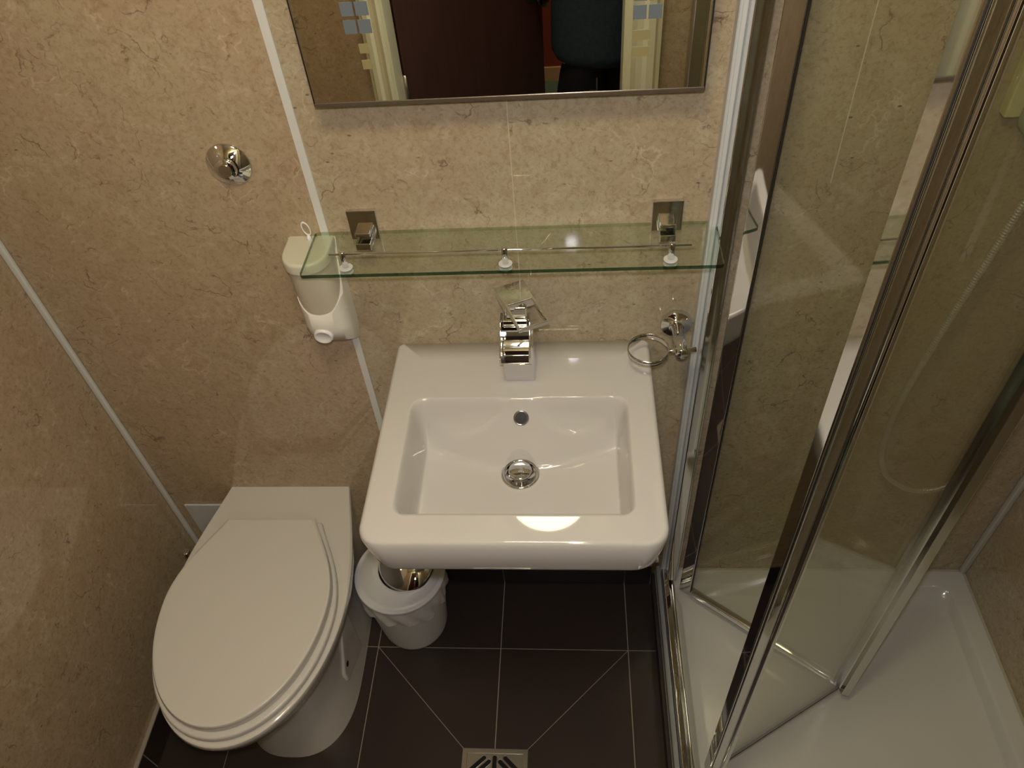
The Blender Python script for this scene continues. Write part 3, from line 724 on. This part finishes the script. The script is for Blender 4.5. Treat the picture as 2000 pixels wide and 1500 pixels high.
# chrome hose: ribbed tube hanging in a loop
def catmull(P, k=16):
    out = []
    for i in range(len(P) - 1):
        p0, p1, p2, p3 = [Vector(P[max(0, min(len(P) - 1, j))]) for j in (i - 1, i, i + 1, i + 2)]
        for s in range(k):
            t = s / k; out.append(.5 * ((2 * p1) + (-p0 + p2) * t + (2 * p0 - 5 * p1 + 4 * p2 - p3) * t * t + (-p0 + 3 * p1 - 3 * p2 + p3) * t ** 3))
    out.append(Vector(P[-1])); return out
hp = catmull([(.775, -.045, 1.245), (.742, -.042, 1.17), (.7265, -.040, 1.05), (.712, -.040, .9477), (.699, -.040, .84), (.6885, -.040, .7287), (.688, -.040, .64), (.6965, -.040, .5644), (.728, -.040, .496), (.790, -.040, .4500), (.850, -.040, .462), (.892, -.040, .54), (.915, -.040, .70), (.925, -.040, .95), (.93, -.040, 1.30), (.95, -.04, 1.72)], 60)
# resample evenly so the ribs are regular
acc = [0]
for a, b in zip(hp, hp[1:]): acc.append(acc[-1] + (b - a).length)
STEP = .0016; pts = []; rad = []; j = 0; k = 0
s = 0
while s < acc[-1]:
    while acc[j + 1] < s: j += 1
    f = (s - acc[j]) / max(1e-9, acc[j + 1] - acc[j]); pts.append(hp[j].lerp(hp[j + 1], f)); rad.append(.0064 if k % 3 else .0044); s += STEP; k += 1
bm = B(); tube(bm, pts, rad, 12); obj('shower_hose', bm, mat('ribbed_hose_steel', (.82, .80, .76), .30, .7), es, smooth=True)
bm = B(); tube(bm, [(.95, -.04, 1.70), (.95, -.045, 1.80), (.95, -.07, 1.86)], [.012, .012, .02], 16); lathe(bm, [(.02, 0), (.045, .012), (.045, .025), (.0, .027)], axisM((.95, -.065, 1.86), (0, -.8, -.6))); obj('hand_shower', bm, CHROME, es, smooth=True)
bm = B(); tube(bm, [(.975, -.035, 1.1), (.975, -.035, 1.95)], .009); tube(bm, [(.975, 0, 1.12), (.975, -.035, 1.12)], .008); tube(bm, [(.975, 0, 1.93), (.975, -.035, 1.93)], .008); box(bm, .935, .99, -.05, -.02, 1.76, 1.79); obj('riser_rail', bm, CHROME, es, smooth=False)

# ------------------------------------------------------------------ compact camera and the photographer
cr = root('compact_camera', 'black compact camera held up by the photographer', 'camera', CP - FW * .03)
MC = Matrix(((RT.x, UP.x, -FW.x, CP.x), (RT.y, UP.y, -FW.y, CP.y), (RT.z, UP.z, -FW.z, CP.z), (0, 0, 0, 1)))
obj('camera_body', bx(-.052, .052, -.031, .031, .018, .042, M=MC), CAMB, cr, bevel=.004)
bm = B(); lathe(bm, [(.021, 0), (.021, .013), (.019, .014), (.014, .010)], MC @ Matrix.Translation((0, 0, .020)) @ Matrix.Rotation(PI, 4, 'X'), cap1=False); obj('lens_barrel', bm, CAMB, cr, smooth=True)
obj('flash_housing', bx(-.018, .018, .031, .066, .036, .046, M=MC), CAMB, cr, bevel=.002)

def skin_obj(name, chains, m, parent, subd=2):
    """chains: list of lists of (pos, rx, ry); first point of a chain may be an existing point"""
    V, E, R, idx = [], [], [], {}
    for ch in chains:
        prev = None
        for p, rx, ry in ch:
            key = tuple(round(c, 4) for c in p)
            if key not in idx: idx[key] = len(V); V.append(p); R.append((rx, ry))
            i = idx[key]
            if prev is not None and prev != i: E.append((prev, i))
            prev = i
    me = D.meshes.new(name); me.from_pydata(V, E, []); me.materials.append(m)
    o = D.objects.new(name, me); COL.objects.link(o)
    sk = o.modifiers.new('skin', 'SKIN'); sk.use_smooth_shade = True; sk.branch_smoothing = .6
    lay = me.skin_vertices[0] if me.skin_vertices else None
    if lay is None:
        bpy.context.view_layer.objects.active = o; lay = me.skin_vertices[0]
    for i, r_ in enumerate(R): lay.data[i].radius = r_
    lay.data[0].use_root = True
    s_ = o.modifiers.new('sub', 'SUBSURF'); s_.levels = subd; s_.render_levels = subd
    if parent:
        o.parent = parent; o.matrix_parent_inverse = Matrix.Translation(parent.location).inverted()
    return o
pr = root('person', 'person in navy shirt and black trousers holding a camera in the doorway', 'person', (.20, -1.39, 0))
pel = (.200, -1.395, .90); sp1 = (.200, -1.38, 1.08); sp2 = (.198, -1.37, 1.30); chs = (.197, -1.36, 1.46); nk = (.196, -1.35, 1.57); hd0 = (.195, -1.34, 1.65); hd1 = (.190, -1.33, 1.76); hd2 = (.190, -1.34, 1.85)
Rs, Ls = (.345, -1.375, 1.49), (.050, -1.345, 1.49)
Re, Le = (.185, -1.275, 1.33), (.035, -1.24, 1.34)
Rw, Lw = (.165, -1.115, 1.66), (.050, -1.115, 1.66)
Rh, Lh = tuple(MC @ Vector((.066, -.030, .040))), tuple(MC @ Vector((-.066, -.030, .040)))
Rhip, Lhip = (.270, -1.40, .84), (.130, -1.39, .84)
Rk, Lk = (.268, -1.39, .47), (.132, -1.37, .47)
Ra, La = (.29, -1.42, .09), (.105, -1.40, .09)
Rt, Lt = (.305, -1.28, .035), (.09, -1.26, .035)
body = skin_obj('body', [[(pel, .13, .10), (sp1, .12, .09), (sp2, .14, .10), (chs, .13, .09), (nk, .052, .052), (hd0, .062, .072), (hd1, .080, .096), (hd2, .062, .078)],
    [(chs, .13, .09), (Rs, .05, .05), (Re, .036, .036), (Rw, .025, .021), (Rh, .026, .020)], [(chs, .13, .09), (Ls, .05, .05), (Le, .036, .036), (Lw, .025, .021), (Lh, .026, .020)],
    [(pel, .13, .10), (Rhip, .082, .082), (Rk, .052, .052), (Ra, .036, .036)], [(pel, .13, .10), (Lhip, .082, .082), (Lk, .052, .052), (La, .036, .036)]], SKIN, pr)
shirt = skin_obj('shirt', [[((.200, -1.395, .785), .172, .122), ((.200, -1.395, .84), .176, .127), (pel, .176, .130), (sp1, .168, .126), (sp2, .172, .122), (chs, .145, .102), ((.196, -1.35, 1.54), .066, .066)],
    [(chs, .145, .102), (Rs, .064, .064), (tuple(Vector(Rs).lerp(Vector(Re), .6)), .052, .052)], [(chs, .145, .102), (Ls, .064, .064), (tuple(Vector(Ls).lerp(Vector(Le), .6)), .052, .052)]], NAVY, pr)
skin_obj('trousers', [[((.200, -1.395, .97), .150, .108), (pel, .155, .112), (Rhip, .102, .102), (Rk, .080, .080), ((Ra[0], Ra[1], .10), .062, .062)], [(pel, .155, .112), (Lhip, .102, .102), (Lk, .080, .080), ((La[0], La[1], .10), .062, .062)]], BLACKC, pr)
for A_, T_ in ((Ra, Rt), (La, Lt)):
    skin_obj('shoe', [[((A_[0], A_[1] - .03, .045), .038, .040), ((A_[0], A_[1] + .03, .042), .042, .040), (T_, .036, .030)]], BLACKC, pr)
skin_obj('hair', [[((.194, -1.395, 1.74), .070, .075), ((.192, -1.375, 1.83), .085, .080), ((.190, -1.330, 1.885), .070, .062)]], HAIR, pr)
# fingers curl round the camera's ends, thumbs behind it
for sg, H in ((1, Rh), (-1, Lh)):
    for k, L_ in enumerate((.030, .034, .032, .026)):
        y_ = .020 - k * .0135
        p_ = [MC @ Vector((sg * .066, y_ - .012, .040)), MC @ Vector((sg * .064, y_, .022)), MC @ Vector((sg * .054, y_, .010)), MC @ Vector((sg * (.054 - L_ * .7), y_ + .001, .0105))]
        skin_obj('finger', [[(tuple(p_[0]), .010, .010), (tuple(p_[1]), .0085, .0085), (tuple(p_[2]), .0075, .0075), (tuple(p_[3]), .0065, .0065)]], SKIN, pr, 1)
    p_ = [MC @ Vector((sg * .066, -.030, .045)), MC @ Vector((sg * .052, -.018, .056)), MC @ Vector((sg * .034, -.004, .053))]
    skin_obj('thumb', [[(tuple(p_[0]), .012, .012), (tuple(p_[1]), .0095, .0095), (tuple(p_[2]), .008, .008)]], SKIN, pr, 1)
bm = B(); box(bm, .170, .1735, -1.262, -1.258, .755, .795); box(bm, .150, .1735, -1.262, -1.258, .755, .7585); obj('belt_buckle', bm, STEEL, pr)
# face: nose, eyes, mouth, ears on the body
bm = B(); tube(bm, [(.190, -1.242, 1.775), (.190, -1.226, 1.735), (.190, -1.237, 1.722)], [.007, .013, .008], 12); obj('nose', bm, SKIN, pr, smooth=True)
for s in (-1, 1):
    bm = B(); lathe(bm, [(.0, -.011), (.008, -.007), (.011, 0), (.008, .007), (.0, .011)], Matrix.Translation((.190 + s * .031, -1.246, 1.775)), n=16); obj('eye', bm, LOOPM, pr, smooth=True)
    bm = B(); lathe(bm, [(.0, -.028), (.012, -.015), (.016, .010), (.010, .028)], Matrix.Translation((.190 + s * .082, -1.34, 1.755)), n=12); obj('ear', bm, SKIN, pr, smooth=True)
bm = B(); tube(bm, [(.168, -1.248, 1.693), (.190, -1.238, 1.690), (.212, -1.248, 1.693)], [.003, .006, .003], 10); obj('mouth', bm, mat('lips', (.35, .13, .11), .5), pr, smooth=True)
